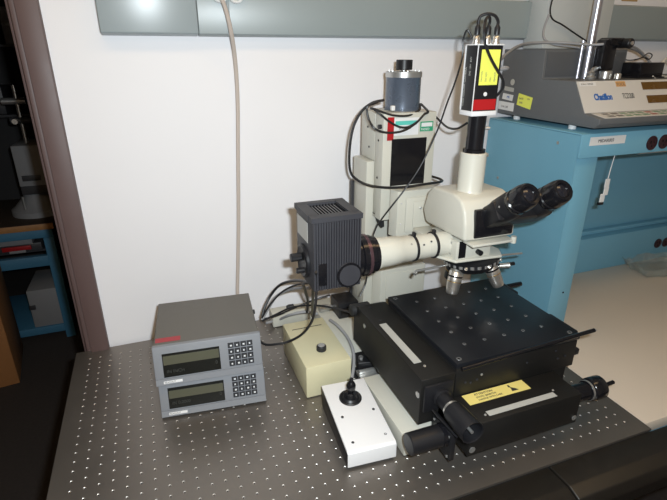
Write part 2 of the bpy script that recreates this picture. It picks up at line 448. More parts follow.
q = sh(patch('tool_label', onfp(1.405, .019), (.034, 0, 0), -su*.015, orange_m, fp, .0005), mv)
sh(text('lettering', 'TOOL', .012, inkg_m, fp, onfp(1.406, .0165)+nn*.0006, (1, 0, 0), -su, sx=.95), mv)
ku = Vector((0, -.052, -.008)).normalized(); kn = Vector((0, -.008, .052)).normalized()
kp = sh(patch('key_panel', Vector((XA+.02, -.345, .6162))+kn*.0004, (XB-XA-.04, 0, 0), -ku*.046, tfront_m, t, .0008), mv)
kg = mat('muted green key', (.16, .27, .18), .5); kr = mat('muted red key', (.36, .13, .10), .5)
for i in range(10):
    M = [inkg_m, inkg_m, kg, kg, kg, kr, kg, kg, inkg_m, inkg_m][i]
    for j in range(2):
        q = sh(patch('key', Vector((XA+.045+.03*i, -.3355, .6175))+kn*.0013-ku*(.019*j), (.022, 0, 0), -ku*.011, M, kp, .0005), mv)
for (x, y) in ((1.30, -.24), (1.30, -.02), (1.92, -.24), (1.92, -.02)):
    sh(cyl('foot', (x, y, .578), (x, y, .5925), .010, white_m, t, n=16), mv)
def sidepatch(name, y0, y1, z0, z1, M, sk=0):   # y0 nearer the camera
    return sh(patch(name, (XA-.0002, y1, z0), (0, y0-y1, sk), (0, 0, z1-z0), M, t, .0006), mv)
a = (1.2715, 0.0970, 0.6007); 
def sp(name, p, q, r, M):
    p, q, r = Vector(p), Vector(q), Vector(r); return sh(patch(name, p, q-p, r-p, M, t, .0006), mv)
sp('inspection_sticker', (1.2718, -0.0444, 0.6242), (1.2718, -0.1037, 0.6155), (1.2718, -0.0483, 0.6573), yel_m)
sp('asset_sticker', (1.2718, 0.0375, 0.6048), (1.2718, -0.0332, 0.6028), (1.2718, 0.0375, 0.6290), white_m)
sp('tax_sticker', (1.2718, 0.0245, 0.6361), (1.2718, -0.0226, 0.6325), (1.2718, 0.0218, 0.6534), white_m)
sp('serial_sticker', (1.2718, 0.0187, 0.6616), (1.2718, -0.0230, 0.6585), (1.2718, 0.0178, 0.6733), alu_label)
sh(lathe('round_sticker', (1.2720, -0.0134, 0.6864), (-1, 0, 0), [(0, .009), (.0005, .009)], alu_label, t, n=20), mv)
Y_ = Vector((0, -1, -.02)); 
for pt, s, sz in (((1.2709, 0.0234, 0.6122), 'CAL LAB', .008), ((1.2709, 0.0025, 0.6398), 'MS', .010), ((1.2709, -0.0529, 0.6407), 'DATE', .007), ((1.2709, -0.0553, 0.6295), 'DUE', .007), ((1.2709, -0.0866, 0.6419), 'CAL', .006)):
    sh(text('lettering', s, sz, logo_m if s == 'MS' else inkg_m, t, pt, Y_, (0, 0, 1)), mv)
# column with guide rods
ib('column_cover', (1.331, -.05, .7785), (1.576, .035, 1.20), tlight_m, .004)
for x, r_, zt in ((1.412, .0110, 1.20), (1.383, .0042, .80)):
    sh(cyl('guide_rod', (x, -.145, .7002), (x, -.145, zt), r_, mat('guide rod steel', (.62, .62, .68), .32, metal=.9), t), mv)
ib('top_bridge', (1.33, -.165, 1.2005), (1.58, .035, 1.23), tester_m, .004)
# clamp arm over the front panel
br = ib('clamp_arm', (1.408, -.20, .722), (1.452, -.165, .802), gloss_m, .006)
q = ib('clamp_head', (1.42, -.205, .786), (1.474, -.160, .806), gloss_m, .006); 
sh(cyl('clamp_knob', (1.470, -.225, .792), (1.470, -.165, .792), .0125, black_m, t, ch=.002, knurl=.05), mv)
sh(cyl('knob_cap', (1.470, -.2275, .792), (1.470, -.2252, .792), .005, chrome_m, t), mv)
sh(cyl('load_stem', (1.437, -.19, .7003), (1.437, -.19, .7219), .017, satin_m, t, ch=.002), mv)
sh(cyl('load_stem_nut', (1.455, -.215, .7003), (1.455, -.215, .716), .009, chrome_m, t, ch=.002), mv)
sh(lathe('fitting', (1.385, -.19, .7003), (0, 0, 1), [(0, .012), (.006, .014), (.010, .009), (.016, .011), (.020, .004)], satin_m, t), mv)
sh(tube('fitting_lever', [(1.385, -.19, .716), (1.395, -.185, .725), (1.408, -.183, .728)], .006, satin_m, t), mv)
t = thing('control_pod', 'small black box standing on the force tester', 'box', (1.588, -.17, .7004))
box('body', (-.030, -.03, 0), (.060, .035, .042), gloss_m, t, .003); box('base_flange', (-.034, -.034, 0), (.064, .039, .004), black_m, t)
rodr = [(1.1887, -0.0500, 0.7435)]
cable('grey_cable', [(.9105, -.388, .735), (.955, -.372, .738), (0.9605, -0.3300, 0.7408), (1.0613, -0.2200, 0.7580), (1.1711, -0.1300, 0.7818), (1.2589, -0.0800, 0.7929), (1.3460, -0.1000, 0.7943), (1.3908, -0.1700, 0.7883), (1.4404, -0.1900, 0.7895), (1.6195, -0.1200, 0.7751), (1.7141, -0.1000, 0.7409), (1.7277, -0.1400, 0.7013)], .0035, gcable_m, 'grey cable arching over the dark rear cover of the force tester')
cable('thin_black_cord', [(1.3367, -0.0560, 0.9144), (1.3317, -0.0580, 0.8790), (1.3437, -0.0600, 0.8562), (1.3811, -0.0600, 0.8427), (1.4264, -0.0600, 0.8237), (1.4747, -0.0750, 0.7969), (1.4828, -0.1150, 0.7776), (1.5265, -0.1200, 0.7669)], .0022, cable_m, 'thin black cord crossing the light column cover of the force tester')
cable('looped_grey_cord', [(1.3267, -0.0620, 0.8685), (1.3164, -0.0620, 0.8326), (1.3099, -0.0750, 0.8062), (1.3360, -0.0850, 0.7906), (1.3831, -0.1200, 0.7826), (1.4665, -0.1250, 0.7695), (1.5284, -0.1300, 0.7615)], .003, gcable_m, 'grey cord looping round the lower left corner of the column cover')
cable('black_lead', [(1.5446, -0.1200, 0.7587), (1.6078, -0.1100, 0.7473), (1.6430, -0.1200, 0.7529), (1.6589, -0.1300, 0.7668), (1.6774, -0.1300, 0.7612), (1.6623, -0.1350, 0.7501), (1.6336, -0.1400, 0.7558), (1.5958, -0.1400, 0.7477)], .0016, cable_m, 'short black lead with a small loop above the black box')
cable('coiled_lead', [(1.6442, -0.1250, 0.7305), (1.6101, -0.1900, 0.7105), (1.6251, -0.2000, 0.6997), (1.6776, -0.1700, 0.7311), (1.7192, -0.1500, 0.7472), (1.7468, -0.1500, 0.7301), (1.7129, -0.1700, 0.7027), (1.6598, -0.1800, 0.7095), (1.6583, -0.1800, 0.7370), (1.6935, -0.1700, 0.7558), (1.7437, -0.1500, 0.7611)], .0032, wcable_m, 'coil of white lead at the right edge of the force tester top')
cable('grey_lead', [(1.4761, -0.1800, 0.7822), (1.5967, -0.1300, 0.7831), (1.6744, -0.1100, 0.7583), (1.7114, -0.1200, 0.7240), (1.6955, -0.1600, 0.6941)], .0035, gcable_m, 'grey lead falling from the clamp arm towards the black box')
# paper stuck above the raceway at the right
t = box('paper_note', (1.7185, 0.0545, 0.9658), (1.7879, 0.0535, 0.9235), tan_m); tag(t, 'tan paper stuck on the wall above the raceway, top right', 'paper')

# ------------------------------------------------------------ readouts
def readout(z, label, rz, loc, H=.078):
    t = thing('digital_readout', label, 'readout', (loc[0], loc[1], z), rz, 'stacked digital readouts')
    W, D = .2365, .232; q_ = H/.078
    ft = -.012
    # local frame: x along the width from the left corner, y to the back, z up; front leans back
    prof = [(.014, .004), (D, .004), (D, H+.003), (.026, H+.003)]
    prism('case', prof, 'x', .003, W-.003, dro_side, t, .002)
    fb = Vector((0, .0, .003)); fu = Vector((0, .022, H+.001)); L = fu.length; fu.normalize(); n = Vector((0, -fu.z, fu.y))
    q = BM(); add_prism(q, [(.0, .003), (.016, .003), (.032, H+.004), (.021, H+.004)], 'x', 0, W, 0, .0018)
    bz = obj('bezel', q, dro_front, t, True)
    def F(x, v, d=.0006): return Vector((x, 0, .003)) + fu*v + n*d
    patch('lower_band', F(0.001, .0015, .0), (W-.002, 0, 0), fu*.014, dro_front, t, .003)
    dw = patch('display', F(.019, .0185, .0004), (.1235, 0, 0), fu*.049*q_, disp_m, t, .0012)
    patch('display_band', F(.021, .0425*q_, .0018), (.1195, 0, 0), fu*.0185*q_, disp2_m, dw, .0003)
    text('digits', 'IN INCH' if z > .04 else 'IN 0.0000', .010, digit_m, dw, F(.026, .028, .0019), (1, 0, 0), fu)
    text('axis_digit', '0', .011, digit_m, dw, F(.131, .033, .0019), (1, 0, 0), fu)
    g = 0
    for r in range(4):
        for c in range(4):
            k = patch('key', F(.1615 + c*.0142, .0215 + r*.0130*q_, .0002), (.0128, 0, 0), fu*.0108*q_, key_m, t, .0018)
            patch('key_legend', F(.1615 + c*.0142 + .0048, .0215 + r*.0130*q_ + .0034, .0021), (.0032 + .0012*((r+c) % 2), 0, 0), fu*.0038, keyw_m, k, .0003)
    patch('name_plate', F(.017, .0050, .0032), (.040, 0, 0), fu*.0058, white_m, t, .0005)
    text('name_lettering', 'READOUT', .0052, inkg_m, t, F(.0185, .0062, .0039), (1, 0, 0), fu)
    for x in (.02, W-.02):
        for y in (.03, D-.02):
            cyl('foot', (x, y, 0), (x, y, .0045), .007, rubber_m, t, n=14)
    box('rear_connector', (W-.003, D-.05, .05), (W+.006, D-.038, .058), cable_m, t, .001)
    return t
r1 = readout(0.0, 'lower grey digital readout standing on the steel table', R(-6.0), (.1715, -.312))
r2 = readout(.0815, 'upper grey digital readout stacked on the other, red sticker on lid', R(-5.0), (.1705, -.306), .086)
o = patch('red_sticker', (.006, .041, .0892), (.054, 0, 0), (0, .018, 0), sred_m, r2, .0004)
# ------------------------------------------------------------ ivory control box
t = thing('control_box', 'ivory metal control box with one knob between readouts and joystick', 'box', (.499, -.362, 0))
box('body', (0, 0, .002), (.1145, .212, .088), ivory_m, t, .003)
box('base', (.003, .003, 0), (.1115, .209, .002), rubber_m, t)
box('slot', (.016, .172, .0878), (.098, .1745, .0884), ink_m, t)
k = lathe('knob', (0.5574, -0.3029, 0.0880), (0, 0, 1), [(0, .011), (.001, .0125), (.012, .012), (.0135, .0105), (.0135, 0)], key_m, None, n=24, knurl=.04)
k.data.transform(Matrix.Translation((-.499, .362, 0))); k.parent = t
k2 = lathe('knob_cap', (0.5574, -0.3029, .1016), (0, 0, 1), [(0, .0085), (.0008, .0085), (.001, 0)], satin_m, None, n=20)
k2.data.transform(Matrix.Translation((-.499, .362, 0))); k2.parent = k
# ------------------------------------------------------------ joystick box
t = thing('joystick_box', 'white-topped joystick control box in front of the microscope base', 'joystick', (.511, -.594, 0), R(-4))
JO = Vector((.511, -.594, 0))
def J(p): return Matrix.Rotation(R(4), 3, 'Z') @ (Vector(p)-JO) + JO
mv = (-.511, .594, 0)
prof = [(-.590, .003), (-.398, .003), (-.398, .052), (-.590, .036)]
sh(prism('base', prof, 'x', .511, .611, black_m, t, .001), mv)
prof = [(-.5945, .006), (-.5915, .006), (-.5915, .0365), (-.396, .0535), (-.396, .0575), (-.588, .0435), (-.5935, .039)]
sh(prism('cover', prof, 'x', .5105, .614, offwhite_m, t, .0012), mv)
sh(box('foot_strip', (.512, -.590, 0), (.610, -.40, .003), rubber_m, t), mv)
slope = Vector((0, .192, .0145)).normalized(); nz = Vector((0, -slope.z, slope.y))
jc = J((0.5728, -0.4544, 0.0530)) 
sh(lathe('stick_collar', jc-nz*.001, nz, [(0, .0255), (.003, .0255), (.005, .0230), (.003, .019), (.007, .015), (.004, .010), (.010, .008), (.010, 0)], black_m, t, n=30), mv)
st = sh(lathe('stick', jc+nz*.002, (.03, .01, 1), [(0, .0085), (.008, .007), (.013, .0055), (.017, .007), (.024, .0105), (.034, .0108), (.041, .007), (.044, .0045), (.050, .0045), (.052, 0)], gloss_m, t), mv)
for p in ((0.5347, -0.5022, 0.0505), (0.6070, -0.5027, 0.0505), (0.5301, -0.5714, 0.0445), (0.6014, -0.5732, 0.0445)):
    q = sh(screw(J(p)-nz*.0005, nz, t, .0032, key_m), mv)

# ------------------------------------------------------------ microscope
t = thing('inspection_microscope', 'cream and black inspection microscope with a black cross stage on the steel table', 'microscope', (.85, -.32, 0))
mv = (-.85, .32, 0)
T0 = t
def mb(name, a, b, M, bev=.0, parent=None): return sh(box(name, a, b, M, parent or T0, bev), mv)
def mp(name, poly, ax, a, b, M, bev=.0, parent=None): return sh(prism(name, poly, ax, a, b, M, parent or T0, bev), mv)
def mc(name, a, b, r, M, parent=None, **k): return sh(cyl(name, a, b, r, M, parent or T0, **k), mv)
def ml(name, p, ax, prof, M, parent=None, **k): return sh(lathe(name, p, ax, prof, M, parent or T0, **k), mv)
def msc(p, ax, parent=None, r=.003, M=None): return sh(screw(p, ax, parent or T0, r, M), mv)
# base casting: front arm and wide rear slab with a gap that shows the levelling foot
bm = BM()
add_box(bm, (.630, -.603, .002), (1.0, -.392, .050), .003)
add_box(bm, (.700, -.42, .004), (1.0, -.26, .048))
add_box(bm, (.630, -.290, .002), (1.0, .020, .050), .003)
add_box(bm, (.502, -.020, .002), (.640, .024, .046), .003)
base = sh(obj('base_plate', bm, cream_m, T0, True), mv)
mb('base_shim', (.64, -.595, 0), (.99, .01, .002), rubber_m)
o = mb('levelling_rail', (.636, -.385, .020), (.699, -.335, .030), satin_m, .002); o['label'] = 'bright levelling rail in the gap of the base'
mb('levelling_rail', (.638, -.356, .0302), (.699, -.350, .040), satin_m, .001)
mp('levelling_bracket', [(.641, -.338), (.650, -.292), (.699, -.292), (.699, -.352)], 'z', .0305, .052, black_m, .003)
mc('levelling_bolt', (.656, -.322, .052), (.656, -.322, .058), .006, satin_m, n=6); mc('levelling_bolt', (.686, -.335, .052), (.686, -.335, .060), .006, satin_m, n=6)
# column
col = mp('column', [(.745, -.045), (.745, -.132), (.7765, -.132), (.7765, -.100), (.905, -.100), (.905, -.132), (.935, -.132), (.935, -.045)], 'z', .0505, .508, cream_m, .0015)
mb('cable_duct', (.738, -.052, .0505), (.7445, -.040, .44), lampm)
lowb = mp('column_shroud', [(.782, -.1005), (.770, -.135), (.782, -.168), (.922, -.168), (.922, -.1005)], 'z', .0505, .209, cream_m, .003)
bm = BM()
for a, b in (((.795, -.1690, .098), (.795, -.1690, .190)),): pass
pl = mb('shroud_panel', (.796, -.1705, .088), (.917, -.1681, .196), cream_m, .0008)
car = mb('carriage', (.765, -.180, .36), (.9125, -.1325, .632), cream_m, .0025)
mb('carriage_rear', (.765, -.1320, .509), (.9125, -.048, .632), cream_m, .002)
mp('focus_mount', [(.8, -.1805), (.783, -.195), (.79, -.226), (.908, -.226), (.908, -.1805)], 'z', .325, .448, cream_m, .002)
fp_ = mb('focus_cover', (.812, -.2305, .338), (.900, -.2263, .430), cream_m, .0025)
mb('focus_panel', (.832, -.2340, .350), (.890, -.2306, .420), cream_m, .002)
for p in ((.8005, -.2262, .417), (.8005, -.2262, .362)): msc(p, (0, -1, 0), r=.0025)
msc((.852, -.2341, .402), (0, -1, 0), r=.0035)
for (y, z) in ((-.155, .565), (-.155, .47), (-.10, .54), (-.09, .59)): msc((.7648, y, z), (-1, 0, 0), r=.0028, M=key_m)
mc('carriage_pin', (.7645, -.168, .600), (.757, -.168, .600), .0055, key_m)
mc('column_latch', (.7705, -.1325, .468), (.7705, -.140, .468), .004, key_m)
mb('belt_window', (.789, -.1816, .4515), (.887, -.1803, .570), gloss_m).__setitem__('label', 'black rectangular panel on the cream carriage')
tp = sh(patch('red_tape', (.7755, -.1803, .567), (.0175, 0, 0), (0, 0, .056), red_m, T0, .0008), mv)
mk = sh(patch('maker_label', (.7935, -.1803, .578), (.068, 0, 0), (0, 0, .042), white_m, T0, .0005), mv)
sh(patch('label_band', (.7965, -.1809, .603), (.060, 0, 0), (0, 0, .010), teal_m, mk, .0003), mv)
sh(text('label_lettering', 'SCOPE 10', .008, inkg_m, mk, (.806, -.1809, .5925), (1, 0, 0), (0, 0, 1)), mv)
gl = sh(patch('calibration_sticker', (.8665, -.1803, .5850), (.037, 0, 0), (0, 0, .024), green_m, T0, .0005), mv)
sh(patch('sticker_field', (.8695, -.1809, .5965), (.031, 0, 0), (0, 0, .0095), white_m, gl, .0003), mv)
sh(text('sticker_lettering', 'PASSED', .008, white_m, gl, (.869, -.1811, .5875), (1, 0, 0), (0, 0, 1), sx=.9), mv)
# motor on top
mot = ml('focus_motor', (.848, -.115, .6322), (0, 0, 1), [(0, .046), (.006, .0470), (.006, .0440), (.078, .0440), (.080, .0452), (.091, .0452), (.092, .044), (.092, 0)], motor_m, n=40)
mot['label'] = 'blue-grey motor can on top of the column'
ml('end_cap', (.848, -.115, .7115), (0, 0, 1), [(0, .0458), (.0125, .0458), (.0135, .044), (.0135, 0)], satin_m, mot, n=40)
for k in range(6):
    a = R(60*k+15); mc('cap_screw', (.848+.0385*math.cos(a), -.115+.0385*math.sin(a), .725), (.848+.0385*math.cos(a), -.115+.0385*math.sin(a), .7275), .003, satin_m, mot, n=8)
mc('motor_shaft', (.848, -.115, .725), (.848, -.115, .7345), .005, satin_m, mot, n=12)
mc('motor_knob', (.848, -.115, .7285), (.848, -.115, .752), .0205, black_m, mot, ch=.001, n=36, knurl=.04)
mb('motor_connector', (.793, -.165, .636), (.803, -.155, .648), white_m, .002, mot)
# head: trinocular tube body
HX0, HX1 = .834, .967
side = [(-.312, .480), (-.396, .483), (-.424, .475), (-.440, .455), (-.447, .425), (-.451, .389), (-.29, .384), (-.272, .413), (-.290, .462)]
head = mp('head', side, 'x', HX0, HX1, cream2_m, .007)
mb('head_recess', (HX0+.024, -.4535, .394), (HX1-.008, -.440, .458), gloss_m, .003)
mb('head_lip', (HX0+.012, -.468, .3800), (.955, -.43, .3865), cream2_m, .002)
mc('lip_stud', (.955, -.464, .377), (.955, -.464, .392), .006, cream2_m)
# phototube, camera tube, camera
AX, AY = .888, -.378
pt = ml('phototube', (AX, AY, .4775), (0, 0, 1), [(0, .032), (.004, .0295), (.007, .0285), (.088, .0285), (.090, .0265), (.090, .022)], cream2_m, n=36)
mc('clamp_screw', (AX+.029, AY, .558), (AX+.037, AY, .558), .0045, satin_m, pt, n=12)
tb_ = ml('camera_adapter', (AX, AY, .562), (0, 0, 1), [(0, .024), (.012, .024), (.013, .0188), (.085, .0188)], gloss_m, n=36)
mc('adapter_screw', (AX+.018, AY-.006, .618), (AX+.027, AY-.010, .618), .0035, satin_m, tb_, n=12)
cb = mb('camera', (.850, -.408, .657), (.9085, -.368, .781), black_m, .001)
cb['label'] = 'black camera body with white end plates'
mb('camera_end_plate', (.849, -.410, .647), (.9095, -.366, .657), offwhite_m, .0015, cb)
mb('camera_end_plate', (.849, -.410, .7811), (.9095, -.366, .7835), offwhite_m, .0008, cb)
mb('camera_rear_edge', (.8485, -.370, .6572), (.8505, -.3665, .781), offwhite_m, .0, cb)
mb('camera_corner_edge', (.8493, -.4090, .6572), (.8508, -.4075, .781), offwhite_m, .0, cb)
sh(patch('yellow_sticker', (.8590, -.4084, .7075), (.044, 0, 0), (0, 0, .066), yel_m, cb, .0005), mv)
for k in range(4): sh(text('sticker_lettering', ['CAUTION', 'DO NOT', 'CAL', 'REMOVE'][k], .0045, inkg_m, cb, (.8655+.0105*k, -.4090, .714), (0, 0, 1), (-1, 0, 0)), mv)
sh(patch('red_band', (.8515, -.4083, .6590), (.0545, 0, 0), (0, 0, .021), red_m, cb, .0004), mv)
sh(lathe('camera_led', (.878, -.4082, .690), (0, -1, 0), [(0, .0042), (.0008, .004), (.001, 0)], white_m, cb, n=16), mv)
sh(text('side_lettering', 'CCD COLOR CAMERA', .0075, alu_label, cb, (.8497, -.377, .665), (0, 0, 1), (0, 1, 0)), mv)
sh(text('side_lettering', 'DC 12V  6W', .0065, alu_label, cb, (.8497, -.391, .725), (0, 0, 1), (0, 1, 0)), mv)
for (x, y) in ((.858, -.388), (.876, -.398), (.897, -.398)):
    ml('camera_connector', (x, y, .7836), (0, 0, 1), [(0, .0078), (.003, .0078), (.004, .0066), (.013, .0066), (.015, .005), (.016, .0035)], chrome_m, cb, n=18)
# eyepieces
TE = R(37)
ed = Vector((0, -math.cos(TE), math.sin(TE))); en = Vector((0, -math.sin(TE), -math.cos(TE)))
for k, cx in enumerate((.9117, .995)):
    tip = Vector((cx, -.54, .5135)); s0 = tip - ed*.135
    bm = BM()
    add_lathe(bm, s0, ed, [(0, .024), (.03, .026), (.036, .0285), (.078, .0285), (.081, .026), (.084, .026)], 32)
    et = sh(obj('eyepiece_tube', bm, black_m, T0, True), mv)
    bm = BM(); add_lathe(bm, s0+ed*.084, ed, [(0, .0255), (.004, .0275), (.012, .0275), (.014, .025), (.018, .025), (.020, .0275), (.034, .0270), (.047, .0240), (.050, .0215), (.049, .0160), (.044, .0140)], 32, 0, .012)
    ep = sh(obj('eyepiece', bm, gloss_m, et, True), mv)
    sh(lathe('eye_lens', s0+ed*.1275, ed, [(0, .0138), (.001, .0135), (.003, .009), (.0036, 0)], glassy_m, ep, n=24), mv)
    msc(s0+ed*.070+Vector((-.0275, 0, 0)), (-1, 0, 0), et, .0025)
bm = BM(); add_box(bm, (-.073, -.024, -.03), (.073, .022, .026), .008)
bh = obj('binocular_body', bm, black_m, T0, True)
Mx = Matrix((Vector((1, 0, 0)), en, ed)).transposed().to_4x4(); Mx.translation = Vector((.953, -.463, .449)); bh.data.transform(Mx); sh(bh, mv)
# vertical illuminator under the head
blk = mb('illuminator_block', (.835, -.425, .336), (.928, -.320, .3795), cream2_m, .002)
mb('filter_slot', (.842, -.4262, .340), (.860, -.4248, .380), gloss_m, .0, blk)
mc('slot_knob', (.893, -.425, .350), (.893, -.438, .350), .006, black_m, blk)
sh(text('block_lettering', 'EPI DIC', .0065, inkg_m, blk, (.878, -.4253, .370), (1, 0, 0), (0, 0, 1)), mv)
msc((.8348, -.405, .372), (-1, 0, 0), blk, .0028); msc((.8348, -.405, .345), (-1, 0, 0), blk, .0028)
ZC = .361
ti = ml('illuminator_tube', (.655, AY, ZC), (1, 0, 0), [(0, .036), (.008, .036), (.008, .0335), (.030, .0335), (.060, .0315), (.062, .0300), (.085, .0300), (.088, .0285), (.125, .0285), (.126, .0275), (.187, .0275)], cream2_m, n=40)
for x in (.748, .799):
    ml('tube_ring', (x, AY, ZC), (1, 0, 0), [(0, .0300), (.003, .0310), (.006, .0300)], black_m, ti, n=36)
    mb('ring_lug', (x, AY-.008, ZC+.0295), (x+.006, AY+.002, ZC+.0385), black_m, .001, ti)
for (x, a) in ((.735, 40), (.765, 30), (.785, 40)):
    d = Vector((0, -math.cos(R(a)), math.sin(R(a)))); msc(Vector((x, AY, ZC))+d*.0288, d, ti, .0022, key_m)
# arm from the focus mount to the nosepiece
mp('arm', [(.842, -.227), (.788, -.30), (.788, -.345), (.835, -.428), (.955, -.436), (.975, -.40), (.950, -.227)], 'z', .329, .3359, cream2_m, .003)
mb('arm_web', (.835, -.319, .3362), (.915, -.2265, .350), cream2_m, .004)
NC = Vector((.908, -.385, .322)); ax = Vector((.10, -.06, -1)).normalized()
nose = ml('nosepiece', NC, ax, [(-.006, .030), (0, .058), (.003, .065), (.012, .065), (.015, .058), (.026, .052), (.030, .03), (.030, 0)], black_m, n=40, knurl=.03)
sh(cyl('nosepiece_ring', NC+ax*.0035, NC+ax*.010, .0658, satin_m, nose, n=56, knurl=.05), mv)
def objective(ang, Lx, M2, off=.040):
    B = basis(ax); o = NC + ax*.017
    rad = (B @ Vector((math.cos(ang), math.sin(ang), 0)))
    d = (ax*.93 + rad*.34).normalized(); p = o + rad*off
    ob = ml('objective', p, d, [(0, .0125), (.006, .0150), (.008, .0165), (.034, .0165), (.036, .0158), (.050*Lx, .0152), (.062*Lx, .0135), (.064*Lx, .0120), (.064*Lx, .006), (.063*Lx, 0)], M2, nose, n=28)
    ml('objective_ring', p+d*.016, d, [(0, .0169), (.004, .0169)], gloss_m, ob, n=28)
    ml('objective_band', p+d*.030, d, [(0, .0168), (.0015, .0168)], mat('brass band', (.75, .50, .15), .3, metal=1), ob, n=28)
    return ob
B = basis(ax)
def angle_of(v):
    v = Vector(v); return math.atan2(v.dot(B.col[1]), v.dot(B.col[0]))
objective(angle_of((-1, -.25, 0)), .95, chrome_m, .050)['label'] = 'left chrome objective'
objective(angle_of((.75, -.60, 0)), 1.0, chrome_m)['label'] = 'right chrome objective'
objective(angle_of((-.5, .9, 0)), .9, black_m)['label'] = 'black rear objective'
objective(angle_of((.8, .7, 0)), .8, black_m)['label'] = 'black rear objective on the right'
for a in range(0, 360, 45):
    d = (basis(ax) @ Vector((math.cos(R(a)), math.sin(R(a)), 0))); sh(screw(NC+ax*.0065+d*.0655, d, nose, .004, chrome_m, .003), mv)
mc('analyser_rod', (.766, -.378, .3015), (.842, -.378, .3035), .0028, satin_m)
mc('analyser_tip', (.766, -.378, .3015), (.758, -.384, .2965), .004, satin_m)
mc('polariser_rod', (.936, -.402, .322), (1.043, -.402, .3145), .0024, satin_m)
mc('slider_rod', (.95, -.395, .290), (1.03, -.395, .2865), .0045, black_m)
mc('clamp_lever', (.975, -.41, .295), (.992, -.425, .300), .006, chrome_m)
# lamp house with cooling fins
LX0, LX1, LY0, LY1, LZ0, LZ1 = .494, .602, -.437, -.322, .322, .4776
lh = sh(obj('lamp_house', add_box(BM(), (LX0+.004, LY0+.004, LZ0), (LX1-.003, LY1, LZ1-.010), .002), lampm, T0, True), mv)
bm = BM()
n = 19
for i in range(n):
    x = LX0 + .006 + (LX1-LX0-.012)*i/(n-1); add_box(bm, (x-.0017, LY0-.0005, LZ0+.002), (x+.0017, LY0+.0045, LZ1-.011))
sh(obj('cooling_fins', bm, lampm, lh), mv)
bm = BM()
for a, b in (((LX0+.001, LY0, LZ1-.0105), (LX1-.001, LY0+.022, LZ1)), ((LX0, LY1-.016, LZ1-.0105), (LX1, LY1, LZ1)), ((LX0, LY0+.02, LZ1-.0105), (LX0+.022, LY1-.014, LZ1)), ((LX1-.022, LY0+.02, LZ1-.0105), (LX1-.001, LY1-.014, LZ1))):
    add_box(bm, a, b)
sh(obj('lid', bm, lampm, lh), mv)
bm = BM()
for i in range(9):
    x = LX0+.028+.0068*i; add_box(bm, (x, LY0+.023, LZ1-.009), (x+.0028, LY1-.018, LZ1-.004))
sh(obj('vent_grille', bm, gloss_m, lh), mv)
sh(patch('heat_label', (LX0+.0036, LY1-.010, LZ1-.062), (0, -.070, 0), (0, 0, .042), alu_label, lh, .0006), mv)
mb('power_switch', (LX0+.013, LY0-.002, LZ0+.012), (LX0+.031, LY0+.004, LZ0+.060), gloss_m, .001, lh)
mc('centring_knob', (LX0+.077, LY0+.003, LZ0+.030), (LX0+.077, LY0-.006, LZ0+.030), .0255, lampm, lh, ch=.002, n=36)
mc('centring_knob_ring', (LX0+.077, LY0-.0062, LZ0+.030), (LX0+.077, LY0-.0085, LZ0+.030), .0265, gloss_m, lh, n=36)
mc('centring_face', (LX0+.077, LY0-.0086, LZ0+.030), (LX0+.077, LY0-.0098, LZ0+.030), .0225, lampm, lh, n=36)
ml('side_dial', (LX0+.005, -.375, LZ0+.045), (-1, 0, 0), [(0, .036), (.006, .036), (.008, .032), (.005, .024), (.005, 0)], black_m, lh, n=32)
mc('side_knob', (LX0-.001, -.368, LZ0+.052), (LX0-.024, -.368, LZ0+.052), .009, black_m, lh, ch=.001, n=20, knurl=.08)
mc('side_knob', (LX0-.001, -.388, LZ0+.030), (LX0-.018, -.388, LZ0+.030), .006, black_m, lh, ch=.001, n=16)
lr = ml('lamp_coupling', (LX1-.003, AY, ZC), (1, 0, 0), [(0, .042), (.016, .042), (.018, .046), (.034, .046), (.036, .043), (.046, .043), (.048, .040), (.056, .040), (.058, .036), (.058, .02)], gloss_m, n=44)
ml('coupling_sheen', (LX1+.026, AY, ZC), (1, 0, 0), [(0, .0464), (.007, .0464)], mat('painted plum sheen', (.12, .07, .08), .25, metal=.6), lr, n=44)  # reddish sheen of the black coupling, painted on as a plum band
mc('coupling_screw', (LX1+.012, AY, ZC+.041), (LX1+.012, AY, ZC+.052), .005, black_m, lr, n=14)
# stage: lower body, left slide box, front slide box, top plate
mb('stage_carriage', (.738, -.6015, .1205), (1.048, -.30, .1855), stage_m, .0015)
mb('stage_subframe', (.705, -.60, .0505), (1.03, -.275, .120), stage_m)
lb = mp('stage_side_slide', [(-.600, .072), (-.600, .180), (-.285, .180), (-.268, .172), (-.262, .160), (-.262, .072)], 'x', .660, .7375, stage_m, .0015)
sh(patch('silver_scale', (.6735, -.546, .1802), (.0175, 0, 0), (0, .164, 0), alu_label, lb, .0006), mv)
msc((.690, -.560, .1801), (0, 0, 1), lb, .003); msc((.688, -.300, .1801), (0, 0, 1), lb, .003, key_m)
msc((.684, -.365, .1801), (0, 0, 1), lb, .003, key_m)
mc('slide_end_cap', (.648, -.268, .163), (.700, -.268, .163), .0155, rubber_m, lb, ch=.003)
msc((.6598, -.33, .150), (-1, 0, 0), lb, .006); msc((.6598, -.59, .14), (-1, 0, 0), lb, .007)
fb_ = mb('stage_front_slide', (.722, -.684, .046), (.992, -.602, .1195), stage_m, .0015)
q = sh(patch('esd_label', (.755, -.634, .1197), (.150, 0, 0), (0, .030, 0), yel2_m, fb_, .0005), mv)
for k, s in enumerate(('ATTENTION', 'STATIC SENSITIVE', 'HANDLE WITH CARE')):
    sh(text('label_lettering', s, (.0080, .0060, .0060)[k], ink_m, q, (.780, -.6135-.0078*k, .1203), (1, 0, 0), (0, 1, 0)), mv)
bm = BM(); add_prism(bm, [(.862, -.628), (.878, -.628), (.874, -.622), (.866, -.616)], 'z', .1202, .1206); add_box(bm, (.863, -.616, .1202), (.867, -.609, .1206))
sh(obj('hand_symbol', bm, ink_m, q), mv)
